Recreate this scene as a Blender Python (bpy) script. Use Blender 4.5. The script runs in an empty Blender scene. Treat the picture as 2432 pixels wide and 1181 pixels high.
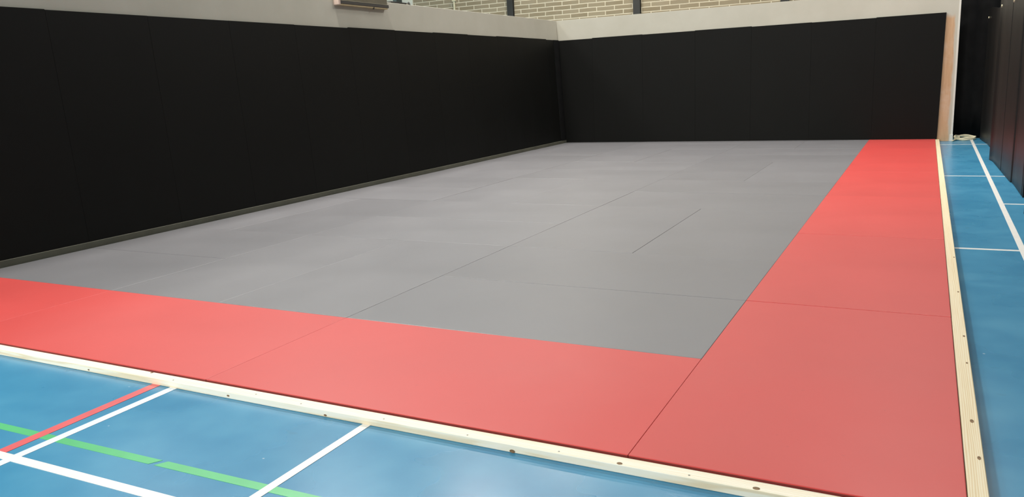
import bpy, bmesh, math, random
from mathutils import Vector, Matrix

random.seed(11)
sc = bpy.context.scene
COL = sc.collection

# ------------------------------------------------------------------ helpers
def tag(o, label=None, cat=None, group=None, kind=None):
    if label: o['label'] = label
    if cat: o['category'] = cat
    if group: o['group'] = group
    if kind: o['kind'] = kind
    return o

def link(name, me, m=None, parent=None, loc=(0, 0, 0)):
    o = bpy.data.objects.new(name, me)
    COL.objects.link(o)
    o.location = loc
    if parent: o.parent = parent
    if m and me is not None: me.materials.append(m)
    return o

def obj(name, bm, m=None, parent=None, loc=(0, 0, 0), smooth=False):
    bmesh.ops.recalc_face_normals(bm, faces=bm.faces)
    me = bpy.data.meshes.new(name)
    bm.to_mesh(me); bm.free()
    if smooth:
        for f in me.polygons: f.use_smooth = True
    return link(name, me, m, parent, loc)

def add_box(bm, x0, x1, y0, y1, z0, z1, bev=0.0, seg=2):
    vs = [bm.verts.new((x, y, z)) for z in (z0, z1) for (x, y) in ((x0, y0), (x1, y0), (x1, y1), (x0, y1))]
    fs = [(3, 2, 1, 0), (4, 5, 6, 7), (0, 1, 5, 4), (1, 2, 6, 5), (2, 3, 7, 6), (3, 0, 4, 7)]
    faces = [bm.faces.new([vs[i] for i in f]) for f in fs]
    if bev:
        es = list({e for f in faces for e in f.edges})
        bmesh.ops.bevel(bm, geom=es, offset=bev, segments=seg, profile=0.5, affect='EDGES')
    return bm

def add_hexa(bm, pts, bev=0.0, seg=2):
    # pts: 4 bottom then 4 top corners
    vs = [bm.verts.new(p) for p in pts]
    fs = [(3, 2, 1, 0), (4, 5, 6, 7), (0, 1, 5, 4), (1, 2, 6, 5), (2, 3, 7, 6), (3, 0, 4, 7)]
    faces = [bm.faces.new([vs[i] for i in f]) for f in fs]
    if bev:
        es = list({e for f in faces for e in f.edges})
        bmesh.ops.bevel(bm, geom=es, offset=bev, segments=seg, profile=0.5, affect='EDGES')
    return bm

def add_cyl(bm, p, axis, r, h, n=20, bev=0.0):
    r0 = bmesh.ops.create_cone(bm, cap_ends=True, segments=n, radius1=r, radius2=r, depth=h)
    q = Vector((0, 0, 1)).rotation_difference(Vector(axis).normalized())
    bmesh.ops.transform(bm, matrix=Matrix.Translation(p) @ q.to_matrix().to_4x4(), verts=r0['verts'])
    return bm

def add_tube(bm, pts, r, n=8):
    rings = []
    P = [Vector(p) for p in pts]
    for i, p in enumerate(P):
        t = (P[min(i + 1, len(P) - 1)] - P[max(i - 1, 0)]).normalized()
        a = t.cross(Vector((0, 0, 1)))
        if a.length < 1e-4: a = Vector((1, 0, 0))
        a.normalize(); b = a.cross(t)
        rings.append([bm.verts.new(p + (a * math.cos(2 * math.pi * k / n) + b * math.sin(2 * math.pi * k / n)) * r) for k in range(n)])
    for A, B in zip(rings, rings[1:]):
        for k in range(n):
            bm.faces.new((A[k], A[(k + 1) % n], B[(k + 1) % n], B[k]))
    bm.faces.new(rings[0][::-1]); bm.faces.new(rings[-1])
    return bm

# ------------------------------------------------------------------ materials
class NT:
    def __init__(s, name):
        s.m = bpy.data.materials.new(name); s.m.use_nodes = True
        s.t = s.m.node_tree; s.b = s.t.nodes['Principled BSDF']
        s.c = s.t.nodes.new('ShaderNodeTexCoord')
    def n(s, typ, **kw):
        nd = s.t.nodes.new(typ)
        for k, v in kw.items(): setattr(nd, k, v)
        return nd
    def l(s, a, b): s.t.links.new(a, b)
    def noise(s, scale, detail=3.0, rough=0.55, vec=None, stretch=None):
        nd = s.n('ShaderNodeTexNoise'); nd.inputs['Scale'].default_value = scale
        nd.inputs['Detail'].default_value = detail; nd.inputs['Roughness'].default_value = rough
        v = vec or s.c.outputs['Object']
        if stretch:
            mp = s.n('ShaderNodeMapping'); mp.inputs['Scale'].default_value = stretch
            s.l(v, mp.inputs['Vector']); v = mp.outputs['Vector']
        s.l(v, nd.inputs['Vector'])
        return nd.outputs['Fac']
    def ramp(s, fac, stops):
        r = s.n('ShaderNodeValToRGB')
        e = r.color_ramp.elements
        while len(e) < len(stops): e.new(0.5)
        for el, (p, c) in zip(e, stops):
            el.position = p; el.color = tuple(c) + (1,) if len(c) == 3 else c
        s.l(fac, r.inputs['Fac']); return r.outputs['Color']
    def rng(s, fac, a, b, c, d):
        r = s.n('ShaderNodeMapRange')
        for i, v in enumerate((a, b, c, d)): r.inputs[i + 1].default_value = v
        s.l(fac, r.inputs[0]); return r.outputs[0]
    def math(s, op, a, b=None):
        nd = s.n('ShaderNodeMath', operation=op)
        for i, v in enumerate((a, b)):
            if v is None: continue
            if isinstance(v, (int, float)): nd.inputs[i].default_value = v
            else: s.l(v, nd.inputs[i])
        return nd.outputs[0]
    def mix(s, fac, a, b, blend='MIX'):
        nd = s.n('ShaderNodeMix', data_type='RGBA', blend_type=blend)
        for i, v in ((0, fac), (6, a), (7, b)):
            if isinstance(v, (int, float)): nd.inputs[i].default_value = v
            elif isinstance(v, tuple): nd.inputs[i].default_value = v + (1,)
            else: s.l(v, nd.inputs[i])
        return nd.outputs[2]
    def bump(s, h, strength, dist=0.01):
        b = s.n('ShaderNodeBump'); b.inputs['Strength'].default_value = strength; b.inputs['Distance'].default_value = dist
        s.l(h, b.inputs['Height']); s.l(b.outputs['Normal'], s.b.inputs['Normal'])
    def set(s, **kw):
        for k, v in kw.items():
            i = s.b.inputs[k.replace('_', ' ')]
            if isinstance(v, (int, float)): i.default_value = v
            elif isinstance(v, tuple): i.default_value = v + (1,) if len(v) == 3 else v
            else: s.l(v, i)
        return s

def simple(name, col, rough=0.5, metal=0.0, var=0.06, scale=6.0, spec=0.5):
    s = NT(name)
    f = s.noise(scale)
    c = s.ramp(f, [(0.3, tuple(x * (1 - var) for x in col)), (0.7, tuple(min(1, x * (1 + var)) for x in col))])
    s.set(Base_Color=c, Roughness=rough, Metallic=metal, Specular_IOR_Level=spec)
    return s.m

def vinyl(name, col, rough, var, spec=0.5, rnd=0.05, spots=0.25, sheen=0.0):
    """embossed vinyl cover: faint clouding, scuffs, a slightly different dye lot for each piece"""
    s = NT(name)
    oi = s.n('ShaderNodeObjectInfo')
    cloud = s.noise(1.3, 3.0, 0.55, s.c.outputs['Object'])
    base = s.ramp(cloud, [(0.3, tuple(x * (1 - var) for x in col)), (0.72, tuple(min(1, x * (1 + var)) for x in col))])
    k = s.rng(oi.outputs['Random'], 0, 1, 1 - rnd, 1 + rnd)
    hsv = s.n('ShaderNodeHueSaturation'); s.l(k, hsv.inputs['Value']); s.l(base, hsv.inputs['Color'])
    sp = s.noise(38.0, 2.0, 0.5)
    spm = s.rng(sp, 0.70, 0.80, 0.0, spots)
    colr = s.mix(spm, hsv.outputs['Color'], tuple(x * 0.55 for x in col))
    rr = s.rng(s.noise(1.6, 3.0, 0.5), 0.3, 0.7, rough - 0.02, rough + 0.03)
    s.set(Base_Color=colr, Roughness=rr, Specular_IOR_Level=spec)
    if sheen:
        s.set(Sheen_Weight=sheen, Sheen_Roughness=0.45, Sheen_Tint=(1.0, 1.0, 1.0))
    s.bump(s.noise(420.0, 1.0), 0.05, 0.001)
    return s.m

def pine(name, d=(1.0, 1.0, 1.0)):
    s = NT(name)
    # growth rings along the length of the timber: the long axis is X or Y by mapping
    v = s.n('ShaderNodeAttribute', attribute_name='grain', attribute_type='GEOMETRY').outputs['Vector']
    g = s.noise(1.0, 5.0, 0.62, v, (1.1, 46.0, 46.0))
    w = s.n('ShaderNodeTexWave', wave_type='BANDS', bands_direction='Y'); w.inputs['Scale'].default_value = 7.0
    w.inputs['Distortion'].default_value = 9.0; w.inputs['Detail'].default_value = 3.0; w.inputs['Detail Scale'].default_value = 0.6
    mp = s.n('ShaderNodeMapping'); mp.inputs['Scale'].default_value = (0.35, 6.0, 6.0)
    s.l(v, mp.inputs['Vector']); s.l(mp.outputs['Vector'], w.inputs['Vector'])
    f = s.math('ADD', s.math('MULTIPLY', g, 0.6), s.math('MULTIPLY', w.outputs['Fac'], 0.4))
    c = s.ramp(f, [(0.28, (0.83 * d[0], 0.70 * d[1], 0.48 * d[2])), (0.5, (0.94 * d[0], 0.87 * d[1], 0.70 * d[2])), (0.75, (0.96 * d[0], 0.92 * d[1], 0.80 * d[2]))])
    s.set(Base_Color=c, Roughness=0.5, Specular_IOR_Level=0.5)
    s.bump(g, 0.12, 0.002)
    return s.m

M = {}
M['grey'] = vinyl('grey_mat_vinyl', (0.166, 0.161, 0.173), 0.44, 0.025, 0.7, 0.045, 0.10, 0.06)
M['red'] = vinyl('red_mat_vinyl', (0.615, 0.042, 0.036), 0.46, 0.03, 0.50, 0.04, 0.16, 0.12)
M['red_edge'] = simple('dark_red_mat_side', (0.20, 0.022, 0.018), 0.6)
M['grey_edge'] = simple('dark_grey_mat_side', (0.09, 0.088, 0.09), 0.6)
M['black'] = vinyl('black_pad_vinyl', (0.0042, 0.0042, 0.0036), 0.58, 0.08, 0.16, 0.08, 0.0)
M['curtain'] = vinyl('black_curtain_vinyl', (0.008, 0.0076, 0.0072), 0.42, 0.15, 0.36, 0.1, 0.0)
M['drape'] = simple('black_drape_cloth', (0.0085, 0.0085, 0.0087), 0.9, var=0.2, spec=0.1)
M['pine'] = pine('pine_timber')
M['pine2'] = pine('yellow_pine_timber', (0.90, 0.83, 0.70))
M['knot'] = simple('dark_knot', (0.22, 0.13, 0.06), 0.7, var=0.4, scale=60)
M['screw'] = simple('screw_metal', (0.25, 0.25, 0.22), 0.4, 0.8)
M['white_line'] = simple('white_line_paint', (0.84, 0.83, 0.80), 0.32, var=0.03, scale=9)
M['pale_line'] = simple('pale_line_paint', (0.74, 0.80, 0.88), 0.32, var=0.03, scale=9)
M['green_line'] = simple('green_line_paint', (0.10, 0.50, 0.20), 0.32, var=0.06, scale=7)
M['red_line'] = simple('red_line_paint', (0.72, 0.13, 0.14), 0.32, var=0.05, scale=9)
M['wall_shade'] = simple('olive_wall_shade', (0.10, 0.097, 0.072), 0.7, var=0.15, scale=4)  # deep shade on the wall below the pads, painted as colour
M['steel'] = simple('black_painted_steel', (0.022, 0.021, 0.018), 0.5, var=0.15)
M['rope'] = simple('cream_webbing', (0.74, 0.66, 0.46), 0.75, var=0.12, scale=30)
M['white_trim'] = simple('white_trim_paint', (0.66, 0.65, 0.59), 0.45, var=0.03)
M['unit'] = simple('grey_brown_metal', (0.17, 0.155, 0.115), 0.4, 0.1, var=0.08)
M['unit_dark'] = simple('dark_grey_metal', (0.085, 0.083, 0.078), 0.4, 0.1, var=0.08)
M['unit_cream'] = simple('cream_strip', (0.46, 0.37, 0.22), 0.5, var=0.08)
M['unit_pink'] = simple('pale_pink_plastic', (0.66, 0.50, 0.42), 0.5, var=0.05)
M['teal'] = simple('dark_teal_plastic', (0.03, 0.05, 0.05), 0.4)
M['conduit'] = simple('cream_conduit', (0.62, 0.56, 0.38), 0.5)
M['ceil'] = simple('ceiling_paint', (0.62, 0.60, 0.55), 0.8)
M['housing'] = simple('lamp_housing', (0.7, 0.7, 0.7), 0.4)
M['pale_brick'] = simple('pale_painted_wall', (0.72, 0.69, 0.58), 0.6)

# partition paint, with a bare plywood patch at the right end of the back partition
def partition_paint(name, bare):
    s = NT(name)
    f = s.noise(2.2, 4.0)
    white = s.ramp(f, [(0.3, (0.465, 0.445, 0.375)), (0.7, (0.505, 0.485, 0.415))])
    if bare:
        sx = s.n('ShaderNodeSeparateXYZ'); s.l(s.c.outputs['Object'], sx.inputs[0])
        n1 = s.math('MULTIPLY', s.math('SUBTRACT', s.noise(5.0, 4.0, 0.6), 0.5), 0.16)
        n2 = s.math('MULTIPLY', s.math('SUBTRACT', s.noise(9.0, 3.0, 0.6, None, (1, 1, 0.25)), 0.5), 0.09)
        zz = s.rng(s.math('ADD', sx.outputs['Z'], n1), 1.96, 2.04, 1.0, 0.0)
        xr = s.rng(s.math('ADD', sx.outputs['X'], n2), 1.165, 1.195, 1.0, 0.0)
        xl = s.rng(sx.outputs['X'], 0.6, 0.61, 0.0, 1.0)
        mask = s.math('MULTIPLY', s.math('MULTIPLY', zz, xr), xl)
        g = s.noise(3.0, 5.0, 0.65, None, (9, 9, 0.7))
        ply = s.ramp(g, [(0.3, (0.47, 0.285, 0.155)), (0.7, (0.56, 0.365, 0.22))])
        thin = s.noise(4.0, 3.0, 0.6)
        ply2 = s.mix(s.rng(thin, 0.5, 0.75, 0.0, 0.5), ply, (0.60, 0.46, 0.36))
        white = s.mix(mask, white, ply2)
    s.set(Base_Color=white, Roughness=0.6, Specular_IOR_Level=0.35)
    s.bump(f, 0.05, 0.004)
    return s.m
M['partition'] = partition_paint('partition_paint', False)
M['partition_bare'] = partition_paint('partition_paint_bare_edge', True)

def brick():
    s = NT('buff_brickwork')
    sx = s.n('ShaderNodeSeparateXYZ'); s.l(s.c.outputs['Object'], sx.inputs[0])
    cb = s.n('ShaderNodeCombineXYZ')
    s.l(s.math('ADD', sx.outputs['X'], 7.51), cb.inputs[0]); s.l(s.math('ADD', sx.outputs['Z'], -2.862), cb.inputs[1])
    wob = s.n('ShaderNodeTexNoise'); wob.inputs['Scale'].default_value = 3.0; s.l(cb.outputs[0], wob.inputs['Vector'])
    wv = s.n('ShaderNodeVectorMath', operation='MULTIPLY_ADD')
    s.l(wob.outputs['Color'], wv.inputs[0]); wv.inputs[1].default_value = (0.03, 0.016, 0); s.l(cb.outputs[0], wv.inputs[2])
    b = s.n('ShaderNodeTexBrick'); b.offset = 0.5; b.squash = 1.0
    b.inputs['Scale'].default_value = 1.0; b.inputs['Brick Width'].default_value = 0.42; b.inputs['Row Height'].default_value = 0.0985
    b.inputs['Mortar Size'].default_value = 0.011; b.inputs['Mortar Smooth'].default_value = 0.3; b.inputs['Bias'].default_value = 0.0
    b.inputs['Color1'].default_value = (0.265, 0.212, 0.132, 1); b.inputs['Color2'].default_value = (0.335, 0.275, 0.182, 1)
    b.inputs['Mortar'].default_value = (0.66, 0.58, 0.43, 1)
    s.l(wv.outputs[0], b.inputs['Vector'])
    dirt = s.noise(3.2, 4.0, 0.65)
    c = s.mix(s.rng(dirt, 0.45, 0.8, 0.0, 0.35), b.outputs['Color'], (0.34, 0.29, 0.21))
    s.set(Base_Color=c, Roughness=0.8, Specular_IOR_Level=0.25)
    s.bump(s.math('ADD', b.outputs['Fac'], s.math('MULTIPLY', s.noise(30, 3), -0.3)), 0.35, -0.01)
    return s.m
M['brick'] = brick()

def blue_floor():
    s = NT('blue_sports_floor')
    cl = s.noise(1.5, 3.0, 0.5)
    fine = s.noise(6.0, 2.0, 0.5)
    f = s.math('ADD', s.math('MULTIPLY', cl, 0.65), s.math('MULTIPLY', fine, 0.35))
    c = s.ramp(f, [(0.28, (0.042, 0.220, 0.398)), (0.52, (0.056, 0.262, 0.442)), (0.78, (0.082, 0.312, 0.485))])
    sc1 = s.rng(s.noise(9.0, 0.0, 0.4, None, (1.0, 1.6, 1.0)), 0.80, 0.92, 0.0, 0.45)
    c = s.mix(sc1, c, (0.05, 0.14, 0.21))
    sp = s.rng(s.noise(45.0, 0.0), 0.885, 0.90, 0.0, 0.5)
    c = s.mix(sp, c, (0.6, 0.7, 0.75))
    r = s.rng(cl, 0.3, 0.7, 0.25, 0.31)
    s.set(Base_Color=c, Roughness=r, Specular_IOR_Level=0.42)
    return s.m
M['floor'] = blue_floor()

T = 0.04            # mat thickness: floor at z = 0, mats' tops at z = T
FX0, FX1, FY0, FY1, CZ = -13.5, 9.0, -10.0, 14.0, 7.0

# ------------------------------------------------------------------ the hall
bm = bmesh.new(); add_box(bm, FX0, FX1, FY0, FY1, -0.1, 0.0)
floor = tag(obj('floor', bm, M['floor']), 'blue sports hall floor with painted court lines', kind='structure')
bm = bmesh.new(); add_box(bm, FX0, FX1, FY0, FY1, CZ, CZ + 0.1)
tag(obj('ceiling', bm, M['ceil']), kind='structure')
bm = bmesh.new(); add_box(bm, FX0 - .2, FX1 + .2, FY1, FY1 + 0.2, 0, CZ)
tag(obj('wall_far', bm, M['brick']), 'buff brick end wall of the hall seen above the partitions', kind='structure')
bm = bmesh.new(); add_box(bm, FX0 - 0.2, FX0, FY0, FY1, 0, CZ)
tag(obj('wall_side', bm, M['ceil']), kind='structure')
bm = bmesh.new(); add_box(bm, FX1, FX1 + 0.2, FY0, FY1, 0, CZ)
tag(obj('wall_right', bm, M['ceil']), kind='structure')
bm = bmesh.new(); add_box(bm, FX0 - .2, FX1 + .2, FY0 - 0.2, FY0, 0, CZ)
tag(obj('wall_front', bm, M['ceil']), kind='structure')
# pale painted stretch of the far wall
bm = bmesh.new(); add_box(bm, FX0, -10.74, FY1 - 0.03, FY1, 0, CZ)
tag(obj('trim_3', bm, M['pale_brick']), 'pale painted stretch of the far wall', kind='structure')

# black steel columns on the brick wall
cols = [(-7.985, 'black steel column on the brick wall, leftmost of three, above the left partition'),
        (-4.890, 'black steel column on the brick wall, middle one of three'),
        (-1.800, 'black steel column on the brick wall, rightmost, only its foot showing')]
for x, lab in cols:
    bm = bmesh.new()
    add_box(bm, x - 0.078, x + 0.078, FY1 - 0.075, FY1 - 0.061, 0, CZ)      # flange
    add_box(bm, x - 0.012, x + 0.012, FY1 - 0.061, FY1 - 0.012, 0, CZ)      # web
    add_box(bm, x - 0.078, x + 0.078, FY1 - 0.012, FY1, 0, CZ)
    tag(obj('steel_column', bm, M['steel']), lab, 'column', 'black columns on the brick wall')

bm = bmesh.new(); add_cyl(bm, (-9.53, FY1 - 0.03, CZ / 2), (0, 0, 1), 0.028, CZ, 16)
con = tag(obj('conduit_pipe', bm, M['conduit'], smooth=True), 'thin cream pipe running up the brick wall left of the columns', 'pipe')
for z in (0.6, 3.3, 5.6):
    bm = bmesh.new(); add_box(bm, -9.575, -9.485, FY1 - 0.062, FY1, z - 0.02, z + 0.02, 0.004)
    obj('pipe_clip', bm, M['conduit'], con)

# ------------------------------------------------------------------ partitions
LEAN = 0.05
def lw(z): return -5.665 - LEAN * (z - T)       # face of the left partition (it leans outward)
bm = bmesh.new()
zt = 2.40 + T
add_hexa(bm, [(lw(0), -2.2, 0), (lw(0), 11.71, 0), (lw(0) - .1, 11.71, 0), (lw(0) - .1, -2.2, 0),
              (lw(zt), -2.2, zt), (lw(zt), 11.71, zt), (lw(zt) - .1, 11.71, zt), (lw(zt) - .1, -2.2, zt)], 0.004, 2)
tag(obj('wall_left', bm, M['partition']), 'off-white left partition behind the black pads', kind='structure')

YB = 11.57          # face of the back pads
bm = bmesh.new()
add_hexa(bm, [(lw(0) + .0, YB + .035, 0), (1.235, YB + .035, 0), (1.235, YB + .135, 0), (lw(0), YB + .135, 0),
              (lw(zt) + .0, YB + .035, zt), (1.235, YB + .035, zt), (1.235, YB + .135, zt), (lw(zt), YB + .135, zt)], 0.003, 2)
tag(obj('wall_back', bm, M['partition_bare']), 'off-white back partition, bare plywood at its right end', kind='structure')
bm = bmesh.new(); add_box(bm, 1.222, 1.250, YB + .028, YB + .14, 0.0, zt, 0.003)
tag(obj('trim_1', bm, M['white_trim']), 'white corner bead down the end of the back partition', kind='structure')
bm = bmesh.new(); add_box(bm, 1.205, 1.254, YB + .012, YB + .03, 0.0, 0.115, 0.003)
tag(obj('trim_2', bm, M['white_trim']), 'short white block at the foot of the partition end', kind='structure')
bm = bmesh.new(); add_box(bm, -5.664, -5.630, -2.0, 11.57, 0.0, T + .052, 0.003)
tag(obj('shade_strip_left', bm, M['wall_shade']), 'dark olive strip painted as wall shade under the left wall pads', kind='structure')  # added strip: its dark colour stands for shaded wall under the pads

# ------------------------------------------------------------------ floor lines (paint on the floor)
def stripe(p0, p1, w, m, lab, z=0.0006, cut0=None, cut1=None):
    a, b = Vector(p0 + (0,)), Vector(p1 + (0,))
    d = (b - a).normalized(); n = Vector((-d.y, d.x, 0)) * w / 2
    c0 = (cut0 or 0) * d; c1 = (cut1 or 0) * d
    stripe.n = getattr(stripe, 'n', 0) + 1; z += stripe.n * 0.00006
    bm = bmesh.new()
    vs = [bm.verts.new((v.x, v.y, zz)) for zz in (0.0, z) for v in (a + n + c0, a - n - c0, b - n - c1, b + n + c1)]
    for f in ((0, 1, 2, 3), (7, 6, 5, 4), (0, 3, 7, 4), (1, 0, 4, 5), (2, 1, 5, 6), (3, 2, 6, 7)):
        bm.faces.new([vs[i] for i in f])
    o = obj('court_line', bm, M[m], floor); tag(o, lab); return o
stripe((1.428, -4.0), (1.535, 12.1), 0.041, 'white_line', 'long white court line between the timber and the black curtain')
stripe((1.02, 11.0), (3.5, 11.02), 0.040, 'white_line', 'white cross line near the partition end')
stripe((1.02, 7.0), (3.5, 7.015), 0.040, 'white_line', 'white cross line in the aisle')
stripe((1.02, 2.905), (1.462, 2.912), 0.040, 'white_line', 'nearest white cross line in the aisle')
stripe((1.492, 4.985), (3.5, 4.985), 0.040, 'white_line', 'short white cross line under the curtain')
stripe((-1.055, -1.0), (-1.052, -2.6), 0.037, 'white_line', 'white line running out from the front timber', 0.0012)
stripe((-2.147, -1.0), (-2.136, -2.6), 0.044, 'pale_line', 'pale blue-white line running out from the front timber', 0.0009)
stripe((-2.262, -1.0), (-2.240, -1.786), 0.052, 'red_line', 'red line running out from the front timber', 0.0009)
stripe((-4.2, -1.835), (0.6, -1.744), 0.040, 'white_line', 'white line crossing the lower left corner', 0.0012)
stripe((-4.2, -1.672), (-1.588, -1.609), 0.040, 'green_line', 'green line, part left of the gap', 0.0005, 0, 0.014)
stripe((-1.560, -1.608), (0.6, -1.556), 0.040, 'green_line', 'green line, part right of the gap', 0.0005, 0.014, 0)

# ------------------------------------------------------------------ mats
def mat_mesh(w, l, h=T, bev=0.004):
    bm = bmesh.new(); add_box(bm, -w / 2, w / 2, -l / 2, l / 2, 0, h, bev, 3); return bm
def mat(x0, x1, y0, y1, m, label, group, dz=None):
    g = 0.0001
    if dz is None: dz = random.uniform(-.0012, .0012)
    w, l = x1 - x0 - 2 * g, y1 - y0 - 2 * g
    o = obj('judo_mat', mat_mesh(w, l, T + dz, 0.004 if m == 'grey' else 0.003), M[m], None, ((x0 + x1) / 2, (y0 + y1) / 2, 0), smooth=False)
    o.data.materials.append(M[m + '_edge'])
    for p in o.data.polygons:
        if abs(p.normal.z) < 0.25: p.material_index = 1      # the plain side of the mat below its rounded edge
    return tag(o, label, 'mat', group)

XL = -5.612
ORD = ['first', 'second', 'third', 'fourth', 'fifth', 'sixth', 'seventh', 'eighth', 'ninth', 'tenth', 'eleventh', 'twelfth', 'thirteenth', 'fourteenth']
for k in range(6):
    y0, y1 = 2 * k, min(2 * k + 2, YB - .004)
    ym = 2 * k + 1
    pre = 'grey mat in %s two-metre band from the front, ' % ORD[k]
    G = 'grey mats of the training area'
    if k % 2 == 0:
        L = [(-2, 0, y0, ym, 'crosswise at right, front half'), (-2, 0, ym, y1, 'crosswise at right, rear half'),
             (-3, -2, y0, y1, 'lengthwise, right of the middle seam'), (-4, -3, y0, y1, 'lengthwise, left of the middle seam'),
             (XL, -4, y0, ym, 'crosswise beside left wall, front half'), (XL, -4, ym, y1, 'crosswise beside left wall, rear half')]
    else:
        L = [(-1, 0, y0, y1, 'lengthwise along right red border'), (-2, -1, y0, y1, 'lengthwise, second from right red border'),
             (-4, -2, y0, ym, 'crosswise in middle, front half'), (-4, -2, ym, y1, 'crosswise in middle, rear half'),
             (-5, -4, y0, y1, 'lengthwise, second from left wall'), (XL, -5, y0, y1, 'narrow, lengthwise against left wall')]
    for (a, b, c, d, s) in L: mat(a, b, c, d, 'grey', pre + s, G)
for i in range(7):
    y0, y1 = -1 + 2 * i, min(1 + 2 * i, YB - .004)
    lab = ['red mat at the near right corner where the two timbers meet',
           'red mat in right border strip, second from the front corner',
           'red mat in right border strip, third from the front corner',
           'red mat in right border strip, fourth from the front corner',
           'red mat in right border strip, fifth from the front corner',
           'red mat in right border strip, sixth from the front corner',
           'short red mat in right border strip against the back wall pads'][i]
    mat(0, 1, y0, y1, 'red', lab, 'red mats of the border', (0.0, .0012, .002, .0012, .002, .0015, .001)[i])
for (a, b, lab) in ((-2, 0, 'red mat in front border strip, next to the corner mat'),
                    (-4, -2, 'red mat in front border strip, middle one behind the front timber'),
                    (XL, -4, 'red mat in front border strip, leftmost, beside the left wall')):
    mat(a, b, -1, 0, 'red', lab, 'red mats of the border', 0.0003)

# ------------------------------------------------------------------ pine timbers round the mats
def timber(x0, x1, y0, y1, z1, along, lab, m='pine'):
    bm = bmesh.new()
    nseg = 12
    add_box(bm, x0, x1, y0, y1, 0.0004, z1, 0.003, 2)
    lay = bm.verts.layers.float_vector.new('grain')
    off = random.uniform(0, 30)
    for v in bm.verts:
        v[lay] = Vector((v.co.x + off, v.co.y, v.co.z)) if along == 'X' else Vector((v.co.y + off, v.co.x, v.co.z))
    return tag(obj('edge_timber', bm, M[m]), lab, 'timber', 'pine edge timbers round the mats')
def disc(parent, name, x, y, z, r, ax=(0, 0, 1), m='knot', sx=1.0, sy=1.0, h=0.0016):
    bm = bmesh.new(); add_cyl(bm, (0, 0, 0), ax, r, h, 16)
    bmesh.ops.scale(bm, vec=(sx, sy, 1), verts=bm.verts)
    o = obj(name, bm, M[m], parent, (x, y, z)); return o
tf = timber(-5.66, 1.058, -1.0615, -1.0035, 0.031, 'X', 'long pine timber along the front red mats on the blue floor')
tr = timber(1.0015, 1.0585, -1.0025, YB + .03, 0.036, 'Y', 'long pine timber along the right red mats on the blue floor', 'pine2')
TZ = 0.031; TF = -1.0615
for x, z, r in ((-2.74, .012, .0035), (-1.80, .014, .0042), (-1.26, .009, .0042), (-.41, .0068, .0062)):
    disc(tf, 'knot', x, TF, z, r, (0, 1, 0), sx=1.8)
for x, y, r in ((-.012, -1.052, .0075), (0.43, -1.050, .0085), (-2.345, -1.012, .006)):
    disc(tf, 'knot', x, y, TZ, r, sx=1.3)
for x, y in ((-2.16, -1.045), (-1.66, -1.035), (-1.40, -1.045), (-.98, -1.045), (-.60, -1.05), (-.235, -1.047), (0.22, -1.045)):
    disc(tf, 'screw_head', x, y, TZ, 0.0035, m='screw')
for x, y, r in ((1.048, 2.43, .006), (1.046, 1.53, .006), (1.046, .71, .006), (1.044, .33, .005), (1.036, -.30, .0075), (1.044, -.60, .0065)):
    disc(tr, 'knot', x, y, 0.036, r, sx=0.8, sy=2.0)

# ------------------------------------------------------------------ black wall pads
n = 12
for i in range(-1, 12):
    y0, y1 = float(i), float(i + 1)
    if i == 11: y1 = 11.33
    dz = random.uniform(-.006, .006); zb, ztop = T + .044, T + 2.0286 + dz
    th = 0.024
    def fx(z, o=0.0): return -5.640 - LEAN * (z - T) - o
    bm = bmesh.new(); g = .0002
    add_hexa(bm, [(fx(zb), y0 + g, zb), (fx(zb), y1 - g, zb), (fx(zb, th), y1 - g, zb), (fx(zb, th), y0 + g, zb),
                  (fx(ztop), y0 + g, ztop), (fx(ztop), y1 - g, ztop), (fx(ztop, th), y1 - g, ztop), (fx(ztop, th), y0 + g, ztop)], 0.0018, 2)
    k = 11 - i
    lab = ('narrow black pad on left wall, last one before the corner' if i == 11 else
           'black pad on left wall, %s full pad from the far corner' % ORD[k - 1])
    tag(obj('wall_pad', bm, M['black']), lab, 'pad', 'black pads along the left wall')
bm = bmesh.new(); zb, ztop = T + .044, T + 2.024; o2 = -.012
add_hexa(bm, [(fx(zb, o2), 11.335, zb), (fx(zb, o2), YB - .0005, zb), (fx(zb, th), YB - .0005, zb), (fx(zb, th), 11.335, zb),
              (fx(ztop, o2), 11.335, ztop), (fx(ztop, o2), YB - .0005, ztop), (fx(ztop, th), YB - .0005, ztop), (fx(ztop, th), 11.335, ztop)], 0.004, 2)
tag(obj('corner_strip', bm, M['drape']), 'thin black filler strip in the corner between the two padded walls', 'strip')
for i in range(7):
    x0, x1 = -5.02 + (i - 1) * 1.0095, -5.02 + i * 1.0095
    xt0, xt1, xb0, xb1 = x0, x1, x0, x1
    if i == 0: xt0, xb0 = -5.757, -5.657
    if i == 6: xt1, xb1 = 1.050, 1.022
    z1 = T + 2.016 + random.uniform(-.006, .006)
    g = .0002
    bm = bmesh.new()
    add_hexa(bm, [(xb0 + g, YB, .002), (xb1 - g, YB, .002), (xb1 - g, YB + .033, .002), (xb0 + g, YB + .033, .002),
                  (xt0 + g, YB, z1), (xt1 - g, YB, z1), (xt1 - g, YB + .033, z1), (xt0 + g, YB + .033, z1)], 0.002, 2)
    lab = ('narrow black pad on back wall, in the left corner' if i == 0 else
           'black pad on back wall, rightmost, beside the bare plywood' if i == 6 else
           'black pad on back wall, %s full pad from the left corner' % ORD[i - 1])
    tag(obj('wall_pad', bm, M['black']), lab, 'pad', 'black pads along the back wall')

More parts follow.
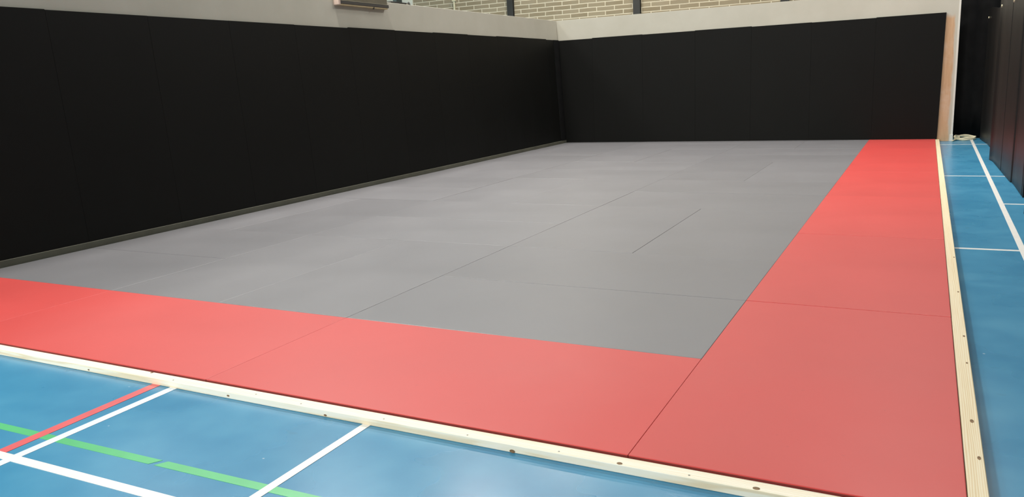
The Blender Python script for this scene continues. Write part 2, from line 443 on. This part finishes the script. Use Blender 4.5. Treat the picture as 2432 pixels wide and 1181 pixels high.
# ------------------------------------------------------------------ long wall unit on the left partition and the bracket on its top
ux = lw(2.35 + T) + .001
u = tag(link('wall_unit', None), 'long grey-brown boxy fixture near the top of the left partition', 'wall fixture')
u.location = (ux, 5.34, 2.30 + T)
bm = bmesh.new(); add_box(bm, -.004, .060, -.505, .505, 0.022, 0.135, 0.005); obj('housing', bm, M['unit'], u)
bm = bmesh.new(); add_box(bm, .006, .074, -.50, .520, 0.012, 0.046, 0.004); obj('lower_rail', bm, M['unit_dark'], u)
bm = bmesh.new(); add_box(bm, .060, .0775, -.50, .515, 0.046, 0.052, 0.002); obj('rail_lip', bm, M['unit'], u)
bm = bmesh.new(); add_box(bm, .002, .066, -.50, .500, -.008, 0.012, 0.003); obj('bottom_strip', bm, M['unit_cream'], u)
bm = bmesh.new(); add_box(bm, -.002, .080, -.545, -.505, -.008, 0.135, 0.008, 3); obj('end_cap', bm, M['unit_pink'], u)
bm = bmesh.new(); add_cyl(bm, (.060, .19, -.006), (0, 0, 1), .012, .026, 16); obj('knob', bm, M['steel'], u)

b = tag(link('wall_bracket', None), 'small black bracket with flat base standing on the left partition top', 'bracket')
b.location = (lw(zt) - .05, 6.2, zt)
bm = bmesh.new(); add_box(bm, -.035, .047, -.17, .21, 0.0, 0.022, 0.004); obj('base_plate', bm, M['steel'], b)
bm = bmesh.new(); add_box(bm, -.03, .035, -.02, .12, 0.022, 0.11, 0.008); obj('body', bm, M['teal'], b)
bm = bmesh.new(); add_cyl(bm, (.02, .285, .012), (1, .25, .5), .024, .045, 18); obj('end_knob', bm, M['steel'], b)
bm = bmesh.new(); add_box(bm, 0.0, .02, .20, .285, 0.002, 0.014, 0.002); obj('stem', bm, M['conduit'], b)

# ------------------------------------------------------------------ black curtain along the right side, its panels standing to the floor
cur = tag(link('divider_curtain', None), 'black vinyl divider curtain along the right side of the aisle', 'curtain')
cur.location = (1.68, 7.0, 0)
def panel(plan, ztop, depth=0.02, zb=0.004):
    """a hanging sheet along plan points (x, y); ztop gives the height at each; folded grooves are in the plan"""
    bm = bmesh.new(); NZ = 10
    P = [Vector((x, y, 0)) for x, y in plan]
    cols = []
    for side in (0, 1):
        rows = []
        for i, p in enumerate(P):
            t = (P[min(i + 1, len(P) - 1)] - P[max(i - 1, 0)]).normalized()
            nn = Vector((t.y, -t.x, 0))
            if nn.x < 0: nn = -nn
            q = p + nn * depth * side
            rows.append([bm.verts.new((q.x - 1.68, q.y - 7.0, zb + (ztop[i] - zb) * k / NZ)) for k in range(NZ + 1)])
        cols.append(rows)
    A, B = cols
    for R in (A, B):
        for i in range(len(P) - 1):
            for k in range(NZ):
                bm.faces.new((R[i][k], R[i + 1][k], R[i + 1][k + 1], R[i][k + 1]))
    for i in range(len(P) - 1):
        bm.faces.new((A[i][NZ], A[i + 1][NZ], B[i + 1][NZ], B[i][NZ])); bm.faces.new((A[i][0], A[i + 1][0], B[i + 1][0], B[i][0]))
    for i in (0, -1):
        for k in range(NZ): bm.faces.new((A[i][k], A[i][k + 1], B[i][k + 1], B[i][k]))
    return obj('curtain_panel', bm, M['curtain'], cur)
def lerp(pts, y):
    for (y0, v0), (y1, v1) in zip(pts, pts[1:]):
        if y1 <= y <= y0: return v0 + (v1 - v0) * (y0 - y) / (y0 - y1)
    return pts[-1][1] if y < pts[-1][0] else pts[0][1]
def fold(ys, xs, tops, grooves):
    """xs, tops: lists of (y, value) far to near; grooves: y of the vertical folds, cut 25 mm back"""
    Y = [ys[0]]; 
    steps = 26
    for i in range(1, steps + 1): Y.append(ys[0] + (ys[1] - ys[0]) * i / steps)
    for g in grooves: Y += [g + .032, g + .012, g, g - .012, g - .032]
    Y = sorted(set(y for y in Y if ys[1] <= y <= ys[0]), reverse=True)
    pl, zt_ = [], []
    for y in Y:
        x = lerp(xs, y)
        gd = min([abs(y - g) for g in grooves] + [9])
        x += 0.02 * max(0, 1 - gd / 0.032)
        pl.append((x, y)); zt_.append(lerp(tops, y))
    return pl, zt_
pl, zz = fold((11.95, 8.62), [(11.95, 1.655), (11.0, 1.712), (8.6, 1.728)], [(11.95, 2.085), (11.7, 2.09), (11.3, 2.065), (10.75, 2.022), (10.4, 2.02), (9.9, 2.05), (8.9, 2.10)], [10.2])
panel(pl, zz)
pl, zz = fold((8.72, 5.40), [(8.72, 1.605), (8.55, 1.632), (7.5, 1.650), (6.5, 1.668), (6.38, 1.686), (5.4, 1.685)], [(8.72, 2.03), (8.0, 2.04), (7.2, 2.0), (6.4, 2.03), (5.4, 2.02)], [7.5, 6.45, 5.48])
panel(pl, zz)
pl, zz = fold((5.42, 4.25), [(5.42, 1.735), (4.25, 1.735)], [(5.42, 2.0), (4.25, 2.0)], [4.8])
panel(pl, zz)  # link panel added to block light leaking through the curtain gap
pl, zz = fold((4.45, -1.5), [(4.45, 1.612), (4.2, 1.64), (-1.5, 1.70)], [(4.45, 2.03), (3.0, 2.0), (1.5, 2.04), (0, 2.0), (-1.5, 2.03)], [3.4, 2.4, 1.4, .4, -.6])
panel(pl, zz)
for x, y, z in ((1.607, 8.55, 1.93), (1.635, 7.25, 1.905), (1.646, 8.45, 2.0), (1.652, 11.80, 1.94)):
    bm = bmesh.new(); add_cyl(bm, (x - 1.68, y - 7, z), (1, 0, 0), .016, .012, 14)
    obj('eyelet', bm, M['conduit'], cur)

# black backdrop across the far end of the aisle
bm = bmesh.new(); N = 60; NZ = 8
rows = []
for side in (0, 1):
    rr = []
    for i in range(N + 1):
        x = 0.9 + 3.6 * i / N
        y = 12.17 + .035 * math.sin(x * 21) + .012 * math.sin(x * 49 + 1) + .01 * side
        rr.append([bm.verts.new((x, y, .003 + 4.2 * k / NZ)) for k in range(NZ + 1)])
    rows.append(rr)
A, B = rows
for R in (A, B):
    for i in range(N):
        for k in range(NZ): bm.faces.new((R[i][k], R[i + 1][k], R[i + 1][k + 1], R[i][k + 1]))
for i in range(N):
    bm.faces.new((A[i][NZ], A[i + 1][NZ], B[i + 1][NZ], B[i][NZ])); bm.faces.new((A[i][0], A[i + 1][0], B[i + 1][0], B[i][0]))
for i in (0, N):
    for k in range(NZ): bm.faces.new((A[i][k], A[i][k + 1], B[i][k + 1], B[i][k]))
tag(obj('backdrop_curtain', bm, M['drape'], smooth=True), 'tall black cloth backdrop closing the far end of the aisle', 'curtain')

# coiled cream strap on the floor beside the partition end
coil = tag(link('coiled_strap', None), 'cream strap lying coiled on the blue floor beside the partition end', 'strap')
coil.location = (1.435, 11.83, 0)
pts = []
for i in range(73):
    a = 2 * math.pi * i / 34 + 3.5
    r = 0.150 + 0.016 * math.sin(i * .37)
    pts.append((r * 1.06 * math.cos(a), r * math.sin(a), .015 + .0005 * i + .018 * (0.5 + 0.5 * math.sin(a - 0.4)) + .006 * math.sin(i * .8)))
bm = bmesh.new(); add_tube(bm, pts, .0145, 10); obj('coil', bm, M['rope'], coil, smooth=True)
tail = [(-.125, -.06, .013), (-.15, -.13, .013), (-.165, -.19, .012), (-.17, -.25, .012), (-.19, -.30, .012)]
bm = bmesh.new(); add_tube(bm, tail, .0115, 10); obj('loose_end', bm, M['rope'], coil, smooth=True)

# ------------------------------------------------------------------ lamps: long fittings under the ceiling
def lamp(x, y, power, lab, col=(1.0, 0.965, 0.895), sx=1.5, sy=0.5):
    t = tag(link('ceiling_light', None), lab, 'ceiling light', 'ceiling lights of the hall'); t.location = (x, y, CZ)
    bm = bmesh.new(); add_box(bm, -sx / 2 - .05, sx / 2 + .05, -sy / 2 - .05, sy / 2 + .05, -.16, 0, .01); obj('housing', bm, M['housing'], t)
    L = bpy.data.lights.new('ceiling_lamp', 'AREA'); L.shape = 'RECTANGLE'; L.size = sx; L.size_y = sy
    L.energy = power; L.color = col; L.spread = math.radians(170)
    o = bpy.data.objects.new('ceiling_lamp', L); COL.objects.link(o); o.parent = t; o.location = (0, 0, -.17)
ROWS = [(-9.5, 'leftmost row', [620, 0, 0, 165, 40, 0]), (-6.0, 'second row from left', [535, 0, 0, 540, 172, 180]),
        (-2.6, 'middle row', [340, 0, 0, 0, 62, 95]), (1.0, 'fourth row from left', [0, 0, 0, 48, 325, 0]), (4.6, 'rightmost row', [0, 0, 0, 0, 35, 0])]
for x, nm, pw in ROWS:
    for j, p in enumerate(pw):
        if p > 10: lamp(x, -8 + 4 * j, p, 'rectangular ceiling light, %s, %s place from the front wall' % (nm, ORD[j]))

w = bpy.data.worlds.new('World'); sc.world = w; w.use_nodes = True
w.node_tree.nodes['Background'].inputs[0].default_value = (0.8, 0.85, 0.95, 1)
w.node_tree.nodes['Background'].inputs[1].default_value = 0.05

# ------------------------------------------------------------------ camera (solved from the photograph's lines)
F_PX, YAW, PITCH, ROLL = 1881.474, -0.48333, 0.20662, -0.04822
fw = Vector((math.sin(YAW) * math.cos(PITCH), math.cos(YAW) * math.cos(PITCH), -math.sin(PITCH)))
r = Vector((math.cos(YAW), -math.sin(YAW), 0)); u_ = r.cross(fw)
r2 = r * math.cos(ROLL) + u_ * math.sin(ROLL); u2 = -r * math.sin(ROLL) + u_ * math.cos(ROLL)
cam = bpy.data.cameras.new('Camera'); co = bpy.data.objects.new('Camera', cam); COL.objects.link(co)
cam.sensor_width = 36.0; cam.sensor_fit = 'HORIZONTAL'; cam.lens = F_PX / 2432 * 36.0; cam.clip_start = .05
m = Matrix((r2, u2, -fw)).transposed().to_4x4(); m.translation = Vector((0.8318, -3.3553, 1.2493 + T))
co.matrix_world = m
sc.camera = co

vs = sc.view_settings
vs.view_transform = 'Standard'; vs.look = 'None'; vs.gamma = 1.0; vs.use_curve_mapping = False
vs.exposure = 0.0
sc.cycles.use_denoising = True
sc.cycles.max_bounces = 6; sc.cycles.diffuse_bounces = 4
